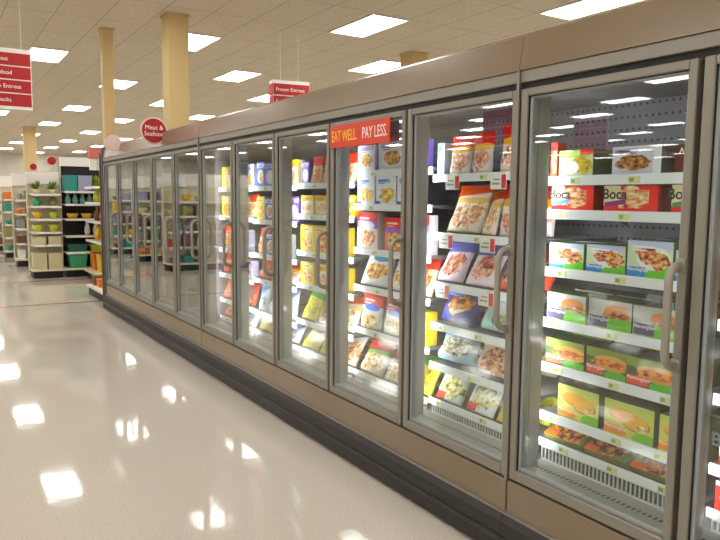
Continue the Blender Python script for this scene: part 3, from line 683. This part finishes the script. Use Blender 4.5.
for k, s, items in ROWS:
    T = top_of(k, s)
    rnd = random.Random(k * 31 + s)
    names = [i[0] for i in items]
    for n, (look, yl, yr, h, d, typ, lean) in enumerate(items):
        w = abs(yl - yr) - .004; yc = (yl + yr) / 2
        mats = look_mats(look)
        same = [i for i, q in enumerate(names) if q == look]
        desc = LOOK[look][3]
        if look == 'boca' and k == -1: desc = 'red veggie burger box with %s swash' % BOCAV[n]; pos = ''
        elif len(same) > 1:
            p = same.index(n)
            pos = ('leftmost' if p == 0 else 'rightmost' if p == len(same) - 1 else ['', 'second', 'third'][p]) + ' of %s, ' % {2: 'two', 3: 'three', 4: 'four'}[len(same)]
        else: pos = ''
        label = '%s, %s%s, %s' % (desc, pos, shelf_name(k, s), DOORN[k])
        if len(label.split()) > 16: label = label.replace('door at the right picture edge', 'door at right edge').replace('door right of the orange sign', 'door right of sign')
        if len(label.split()) > 16: label = label.replace(' of two,', ',').replace(' of three,', ',').replace(' of four,', ',')
        kind = 'food_box' if typ in (B, L) else 'food_bag'
        if typ == B:
            o = box_mesh(w, h, d).build(kind, mats, None, (F + .016 + rnd.uniform(0, .012), yc, T), bevel=.0015)
            o.rotation_euler = (0, 0, rnd.uniform(-.02, .02))
            lettered(o, look, w, h, n)
        elif typ == L:
            mb = box_mesh(w, d, h)   # printed face turned up
            o = mb.build(kind, mats, None, (F + .022, yc, T + h)); o.rotation_euler = (0, math.pi / 2 - .5, 0)
        else:
            o = bag_mesh(w, h, d, lean, rnd).build(kind, mats, None, (F + .018, yc, T), smooth=True)
            o.rotation_euler = (0, 0, rnd.uniform(-.03, .03))
        if k == -1 and typ == B and d < .18 and look != 'redbag':
            o2 = o.copy(); COL.objects.link(o2); o2.location.x += d + .03
            tag(o2, label.replace(', ', ' in back row, ', 1) if len(label.split()) < 14 else label.replace('leftmost of', 'left rear of').replace('rightmost of', 'right rear of').replace('second of', 'middle rear of'), 'food box', 'products behind the ' + DOORN[k])
        if typ == G and k in (0, 1, 2) and len(same) == 1 and look not in ('aquabag',):
            o2 = o.copy(); COL.objects.link(o2); o2.location.x += d + .09
            tag(o2, (look_short(look) + ' lying behind its match, %s, %s' % (shelf_name(k, s), DOORN[k])), 'food bag', 'products behind the ' + DOORN[k])
        tag(o, label, 'food box' if kind == 'food_box' else 'food bag', '%s behind the %s' % ('products', DOORN[k]))

# white price cards clipped to the rails of the door right of the sign
n = 0
for s, ys in ((0, (2.62, 2.30)), (1, (2.66, 2.36)), (2, (2.68, 2.36))):
    for y in ys:
        o = MB(); o.box(-.003, -.05, -.075, 0, .05, .0, 0); o.box(-.004, -.05, -.07, -.0029, -.022, -.01, 1); o.box(-.004, -.012, -.055, -.0029, .04, -.045, 2); o.box(-.004, -.012, -.035, -.0029, .03, -.028, 2)
        q = o.build('price_card', [TAGW, TAGR, flat('tag_grey', (.6, .62, .55), .5)], None, (F - .0005, y, top_of(0, s) + .0))
        tag(q, 'white and red price card, %s on %s rail, door right of sign' % ('leftmost' if y == ys[0] else 'rightmost', SHN[s].split()[0]), 'price card', 'price cards on the shelf rails')

# ------------------------------------------------------------------ orange door sign
t = empty('promo_sign', (D - .004, 3.22, 1.872)); tag(t, 'orange-red strip sign across the top of a freezer door', 'sign')
MB().box(-.003, -.305, -.062, .003, .305, .062).build('board', ORANGE, t)
text('EAT WELL.', 'lettering', .088, YEL, t, (-.0035, .285, -.002), ROT_MX, .0005, .66, 'LEFT')
text('PAY LESS.', 'lettering', .088, WHITE_T, t, (-.0035, -.285, -.002), ROT_MX, .0005, .66, 'RIGHT')

# ------------------------------------------------------------------ hanging signs
def aisle_sign(x, y, z0, lines, w, hh, label, rz=0, depth=.06, side_lines=None):
    t = empty('aisle_sign', (x, y, z0), rz); tag(t, label, 'sign', 'hanging red aisle signs')
    n = len(lines); H = hh * n
    MB().box(-w / 2 - .012, 0, -.03, w / 2 + .012, depth, H + .05).build('frame', WHITE, t)
    for i, s in enumerate(lines):
        z = H - (i + 1) * hh
        p = MB().box(-w / 2, -.006, z + .008, w / 2, 0, z + hh - .008).build('panel', RED, t)
        text(s, 'lettering', hh * .42, WHITE_T, p, (0, -.0068, z + hh / 2), ROT_MY, .0005, .95)
        MB().box(w / 2 + .012, .004, z + .008, w / 2 + .016, depth - .004, z + hh - .008).build('side_panel', flat('sign_dark_red', (.35, .06, .05), .5), t)
    for sx in (-w * .35, w * .35):
        MB().tube([(sx, depth / 2, H + .05), (sx, depth / 2, HC - z0)], .004, 6).build('hanging_rod', WHITE, t)
aisle_sign(.91, 10.05, 2.67, ['Meat', 'Seafood', 'Frozen Entrees', 'Snacks'], .66, .172, 'four-line red hanging aisle sign at the left picture edge')
# sign over the next aisle, with red side face
t = empty('aisle_sign', (5.02, 10.1, 2.95), -.15); tag(t, 'red hanging sign peeking above the freezer canopy', 'sign', 'hanging red aisle signs')
MB().box(-.30, -.11, -.02, .30, .11, .43).build('frame', WHITE, t)
for i, s in enumerate(['Frozen Entrees', 'Frozen Entrees']):
    z = .20 - i * .19
    p = MB().box(-.295, -.116, z, .295, -.11, z + .175).build('panel', RED, t)
    text(s, 'lettering', .078, WHITE_T, p, (-.02, -.1168, z + .085), ROT_MY, .0005)
    MB().box(-.306, -.105, z, -.30, .105, z + .175).build('side_panel', flat('sign_red_light', (.78, .22, .2), .5), t)
for sx in (-.15, .15): MB().tube([(sx, 0, .43), (sx, 0, HC - 2.95)], .004, 6).build('hanging_rod', WHITE, t)
# two more of the store's aisle signs, seen mirrored in the doors
aisle_sign(-8.3, 10.2, 2.6, ['Bakery', 'Produce', 'Frozen', 'Dairy'], .9, .172, 'four-line red hanging aisle sign seen mirrored in the nearest door', math.pi / 2)
aisle_sign(-5.4, 10.0, 2.6, ['Bread', 'Cereal', 'Snacks', 'Coffee'], .9, .172, 'four-line red hanging aisle sign seen mirrored beside the orange sign', math.pi / 2)

def round_sign(x, y, z, r, mat, lines, label, brk, ground=None):
    t = empty('round_sign', (x, y, z)); tag(t, label, 'sign', 'round signs')
    pr = [(r, -.008), (r, .008)]
    def disc(mb, rr, y0, y1):
        n = 36; i = len(mb.v)
        for yy in (y0, y1):
            for j in range(n): a = 2 * math.pi * j / n; mb.v.append((rr * math.cos(a), yy, rr * math.sin(a)))
        for j in range(n): mb.idx([i + j, i + (j + 1) % n, i + n + (j + 1) % n, i + n + j])
        mb.idx([i + j for j in range(n)]); mb.idx([i + n + j for j in reversed(range(n))])
        return mb
    disc(MB(), r, -.006, .012).build('rim', PINK, t)
    f = disc(MB(), r * .88, -.009, -.006).build('face', mat, t)
    for i, s in enumerate(lines):
        text(s, 'lettering', r * .46, WHITE_T, f, (0, -.0098, r * (.22 - .46 * i) if len(lines) > 1 else 0), ROT_MY, .0005)
    MB().tube([(0, .006, -r * .9), brk], .007, 8).build('bracket', WHITE, t)
# the two signs on the freezer canopy
round_sign(1.95, 6.93, 2.175, .135, RED, ['Meat &', 'Seafood'], 'round red Meat and Seafood sign above the far freezer', (.09, .03, -.11))
round_sign(1.96, 8.72, 2.175, .095, PINK, [], 'small round pale sign near the far end of the freezers', (.08, .03, -.08))

# ------------------------------------------------------------------ shop shelving beyond the freezers
def gondola(x0, x1, y, label, zs, header=None, back=BLACK, depth=.5, H=1.75, rz=0, origin=None, group='white gondola shelves'):
    t = empty('shelf_unit', (x0, y, 0)); tag(t, label, 'shelf unit', group)
    w = x1 - x0
    MB().box(.03, .06, 0, w - .03, depth, .13).build('kick_base', BLACK, t)
    MB().box(0, 0, .13, w, depth, .165).build('base_deck', CREAM, t, bevel=.006)
    MB().box(.0, depth - .05, .165, w, depth, H).build('back_panel', back, t)
    for xx in (0, w - .03): MB().box(xx, depth - .09, .165, xx + .03, depth - .05, H).build('upright', CREAM, t)
    for z in zs:
        s = MB().box(.03, .06, z - .02, w - .03, depth - .05, z).build('shelf', CREAM, t)
        MB().box(.03, .05, z - .035, w - .03, .06, z + .006).build('price_rail', WHITE, s)
    if header: MB().box(0, depth - .10, header[0], w, depth - .05, header[1]).build('header_panel', WHITE, t)
    return t
def put(mb, name, mat, loc, label, cat, group, smooth=True, parts=()):
    o = mb.build(name, mat, None, loc, smooth=smooth); tag(o, label, cat, group); return o
def bowl(r, h): return MB().lathe([(r * .45, 0), (r * .75, h * .3), (r, h), (r * .95, h), (r * .7, h * .35), (r * .3, h * .12)], 20)
def vase(r, h): return MB().lathe([(r * .7, 0), (r, h * .3), (r * .85, h * .6), (r * .45, h * .82), (r * .55, h), (r * .45, h)], 18)
def bin_(w, d, h):
    mb = MB(); a = .86
    def ring(sx, sy, z): return [(-sx / 2, -sy / 2, z), (sx / 2, -sy / 2, z), (sx / 2, sy / 2, z), (-sx / 2, sy / 2, z)]
    P = ring(w * a, d * a, 0) + ring(w, d, h) + ring(w * 1.05, d * 1.05, h) + ring(w * 1.05, d * 1.05, h + .02) + ring(w * .94, d * .94, h + .02) + ring(w * .8, d * .8, .02)
    mb.v = P; mb.idx([3, 2, 1, 0])
    for q in range(5):
        for j in range(4): mb.idx([q * 4 + j, q * 4 + (j + 1) % 4, q * 4 + 4 + (j + 1) % 4, q * 4 + 4 + j])
    mb.idx([20, 21, 22, 23]); return mb
def crate(w, d, h):
    mb = MB().box(-w / 2, -d / 2, 0, w / 2, d / 2, h - .03); mb.box(-w / 2 - .006, -d / 2 - .006, h - .03, w / 2 + .006, d / 2 + .006, h); return mb
C = lambda n, c: flat('ware_' + n, c, .4, 0, .5, .03, 12)
ware = dict(teal=C('teal', (.16, .56, .52)), green=C('green', (.22, .62, .44)), lime=C('lime', (.78, .82, .22)), yellow=C('yellow', (.90, .72, .18)), orange=C('orange', (.88, .46, .12)),
            lav=C('lavender', (.60, .62, .76)), cream=C('cream', (.82, .79, .62)), white=C('white', (.9, .9, .88)), glassy=C('seaglass', (.45, .68, .64)), purple=C('purple', (.50, .26, .44)),
            brown=C('brown', (.44, .28, .18)), red=C('red', (.74, .18, .14)), olive=C('olive', (.55, .56, .28)), grey=C('grey', (.56, .57, .58)), dteal=C('deep_teal', (.12, .42, .36)))

YG = 13.8
gA = gondola(1.60, 2.17, YG, 'low cream shelf unit of lime bowls by the main aisle', [.62, .86, 1.10, 1.34, 1.56], (1.75, 1.98), CREAM)
gB = gondola(2.18, 3.20, YG, 'tall black-backed shelf unit of teal and green wares', [.47, .78, 1.10, 1.38, 1.62], (2.10, 2.27), BLACK, .5, 2.27)
grpA, grpB = 'wares on the low cream unit', 'wares on the black-backed unit'
yi = YG + .22
for i, x in enumerate((1.75, 2.02)):
    sd = ('left', 'right')[i]
    put(crate(.24, .26, .30), 'storage_crate', ware['cream'], (x, yi, .165), 'cream storage crate, %s one on the cream unit deck' % sd, 'crate', grpA, False)
    put(crate(.22, .24, .16), 'storage_crate', ware['cream'], (x, yi, .62), 'cream storage crate, %s one on the lowest cream unit shelf' % sd, 'crate', grpA, False)
    put(bowl(.10, .13), 'bowl', ware['lime'], (x, yi, .86), 'lime bowl, %s one on the second cream unit shelf' % sd, 'bowl', grpA)
    put(bowl(.09, .13), 'bowl', ware['yellow' if i == 0 else 'lime'], (x, yi, 1.10), ('yellow' if i == 0 else 'lime') + ' bowl on the third cream unit shelf', 'bowl', grpA)
    put(vase(.08, .17), 'vase', ware['olive' if i else 'green'], (x, yi, 1.34), ('olive' if i else 'green') + ' vase on the fourth cream unit shelf', 'vase', grpA)
def leafy(r, h, n, seed):
    q = random.Random(seed); mb = MB()
    for i in range(n):
        a, e = q.uniform(0, 6.28), q.uniform(.2, 1.4); l = q.uniform(.6, 1) * h
        d = Vector((math.cos(a) * math.cos(e), math.sin(a) * math.cos(e), math.sin(e)))
        c = d.cross(Vector((0, 0, 1))).normalized() * l * .16; o = Vector((0, 0, .09))
        mb.face([o, o + d * l * .5 + c, o + d * l, o + d * l * .5 - c])
    return mb
def plant(loc, label, group, mat, r=.08, h=.2, n=34):
    t = empty('potted_plant', loc); tag(t, label, 'plant', group)
    MB().lathe([(r * .7, 0), (r, .09), (r * .85, .09), (r * .6, .05)], 16).build('pot', ware['cream'], t, smooth=True)
    leafy(r, h, n, int(loc[0] * 100)).build('leaves', mat, t)
leafm = C('leaf', (.42, .52, .14)); leafm2 = C('leaf_pale', (.60, .66, .20))
plant((1.75, yi, 1.56), 'olive leafy plant at the left on top of the cream unit', grpA, leafm)
plant((2.02, yi, 1.56), 'olive leafy plant at the right on top of the cream unit', grpA, leafm)
# black unit, bottom to top
for i, (x, c) in enumerate(((2.42, 'green'), (2.80, 'lime'))):
    put(bin_(.32, .30, .24), 'storage_bin', ware[c], (x, yi, .165), '%s storage bin on the deck of the black-backed unit' % c, 'bin', grpB, False)
put(bin_(.34, .28, .12), 'storage_bin', ware['dteal'], (2.42, yi, .47), 'shallow deep teal bin on the lowest black unit shelf', 'bin', grpB, False)
put(bin_(.32, .28, .10), 'storage_bin', ware['lime'], (2.82, yi, .47), 'shallow lime bin on the lowest black unit shelf', 'bin', grpB, False)
for x, c, l in ((2.62, 'white', 'left'), (2.78, 'white', 'right'),):
    put(vase(.055, .26), 'vase', ware[c], (x, yi, .78), 'white vase, %s of two on the second black unit shelf' % l, 'vase', grpB)
for x, l in ((2.36, 'left'), (2.62, 'right')):
    put(bowl(.11, .10), 'bowl', ware['yellow'], (x, yi, 1.10), 'yellow bowl, %s of two on the third black unit shelf' % l, 'bowl', grpB)
for i, x in enumerate((2.29, 2.42, 2.55, 2.68, 2.80)):
    put(vase(.055, .19), 'vase', ware['glassy'], (x, yi, 1.38), 'sea-glass vase, %s from the left on the fourth black unit shelf' % ORD[i], 'vase', grpB)
for x, c, w, d in ((2.33, 'teal', .22, 'teal'), (2.58, 'lav', .24, 'lavender')):
    put(crate(w, .28, .30), 'storage_box', ware[c], (x, yi, 1.62), '%s storage box on the top black unit shelf' % d, 'box', grpB, False)
plant((2.80, yi, 1.62), 'pale green leafy plant on the top black unit shelf', grpB, leafm2, .07, .26)
# round flags on the unit ends
round_sign(1.99, 13.75, 2.17, .085, RED, ['Bowls'] if False else [], 'small round red flag over the cream shelf unit', (.0, .3, -.2))
round_sign(1.99, 16.3, 2.15, .08, RED, [], 'small round red flag over the second row of shelves', (.0, .3, -.2))

# rows of shelving further back, along both sides of the aisle
cyc = ['orange', 'purple', 'white', 'brown', 'yellow', 'grey', 'red', 'olive', 'lav', 'cream', 'teal']
def stocked(x0, x1, y, ri, side, spots):
    rown_ = ['second', 'third', 'fourth', 'fifth', 'first'][ri]
    zs = [.50, .82, 1.14, 1.44]
    gondola(x0, x1, y, 'stocked white shelf unit, %s row back, %s' % (rown_, side), zs, (1.75, 2.02), CREAM, .5, 1.75, group='rows of shelves beyond the freezers')
    q = random.Random(ri * 7 + len(side))
    for zi, z in enumerate([.165] + zs):
        for xi, x in enumerate(spots):
            c = cyc[(q.randrange(100)) % len(cyc)]; typ = q.randrange(3)
            hmax = .24
            lab = '%s from the aisle end, %s shelf up, %s row %s' % (ORD[xi], ORD[zi], rown_, side)
            nice = {'lav': 'lavender'}.get(c, c)
            ww = .155 if len(spots) > 3 else .22; x += q.uniform(-.01, .01)
            if typ == 0: put(crate(ww, .24, q.uniform(.15, .25)), 'goods_box', ware[c], (x, y + .22, z), nice + ' box ' + lab, 'box', 'goods on the far shelves', False)
            elif typ == 1: put(bowl(ww / 2, q.uniform(.10, .15)), 'bowl', ware[c], (x, y + .22, z), nice + ' bowl ' + lab, 'bowl', 'goods on the far shelves')
            else: put(bin_(ww * .95, .24, q.uniform(.12, .2)), 'basket', ware[c], (x, y + .22, z), nice + ' basket ' + lab, 'basket', 'goods on the far shelves', False)
for ri, y in enumerate((16.35, 18.9, 21.5, 24.2)):
    stocked(1.60, 3.6, y, ri, 'right of aisle', (1.72, 1.90, 2.08, 2.26, 2.44))
for ri, y in ((4, 13.9), (0, 16.4), (1, 18.9)):
    stocked(-2.0, -.08, y, ri, 'mirrored in doors', (-.25, -.52, -.80))

# low shelf end beside the freezer bank and the wing of shelves next to it
t = empty('display_platform', (2.08, 9.96, 0)); tag(t, 'low white-topped display platform at the freezer end', 'platform')
MB().box(.03, .0, 0, .45, 1.35, .12).build('kick_base', BLACK, t)
MB().box(0, 0, .12, .47, 1.37, .155).build('deck', CREAM, t, bevel=.005)
put(crate(.18, .2, .14), 'goods_box', ware['brown'], (2.24, 11.15, .155), 'brown box on the low platform by the freezers', 'box', None, False)
put(crate(.16, .2, .12), 'goods_box', ware['orange'], (2.24, 10.85, .155), 'orange box on the low platform by the freezers', 'box', None, False)
t = empty('shelf_unit', (2.50, 12.2, 0)); tag(t, 'side shelf unit of orange and yellow goods beside the platform', 'shelf unit')
MB().box(.05, 0, 0, .5, 1.5, .13).build('kick_base', BLACK, t); MB().box(-.02, 0, .13, .5, 1.5, .165).build('base_deck', CREAM, t)
MB().box(.45, 0, .165, .5, 1.5, 1.95).build('back_panel', CREAM, t)
for z in (.72, 1.08, 1.42, 1.70):
    s = MB().box(.04, 0, z - .02, .45, 1.5, z).build('shelf', CREAM, t); MB().box(.03, 0, z - .035, .04, 1.5, z + .006).build('price_rail', WHITE, s)
for zi, (z, cs) in enumerate(((.165, ('lime', 'yellow', 'orange')), (.72, ('white', 'orange', 'yellow')), (1.08, ('yellow', 'orange', 'brown')), (1.42, ('cream', 'orange', 'lime')))):
    for i, c in enumerate(cs):
        y = 12.45 + i * .5
        if zi == 0: put(bin_(.26, .34, .30), 'storage_bin', ware[c], (2.72, y, z), '%s storage bin on the deck of the side unit' % c, 'bin', 'goods on the side unit', False)
        else: put(vase(.09, .26), 'vase', ware[c], (2.72, y, z), '%s vase on the %s shelf of the side unit' % (c, ORD[zi - 1]), 'vase', 'goods on the side unit')
# pale box sign hanging over it
t = empty('box_sign', (2.22, 11.0, 1.92)); tag(t, 'pale pink box sign on the slim column past the freezers', 'sign')
MB().box(-.11, -.05, .17, .11, .05, .34).build('header', flat('sign_pink_red', (.80, .42, .38), .5), t)
MB().box(-.10, -.04, 0, -.01, .04, .17).build('panel', WHITE, t); MB().box(.01, -.04, 0, .10, .04, .17).build('panel', WHITE, t)
MB().tube([(.10, .0, .25), (.262, .235, .25)], .012, 8).build('bracket', WHITE, t)

# ------------------------------------------------------------------ world + camera
w = bpy.data.worlds.new('world'); S.world = w; w.use_nodes = True
w.node_tree.nodes['Background'].inputs[0].default_value = (.9, .9, .85, 1); w.node_tree.nodes['Background'].inputs[1].default_value = .15
cam = bpy.data.cameras.new('camera'); co = bpy.data.objects.new('camera', cam); COL.objects.link(co)
cam.sensor_width = 36; cam.lens = CAM['f'] / 720 * 36; cam.clip_start = .05; cam.clip_end = 200
Mx = Matrix((AX_R, AX_U, -AX_F)).transposed().to_4x4(); Mx.translation = Vector((0, 0, CAM['h']))
co.matrix_world = Mx
S.camera = co
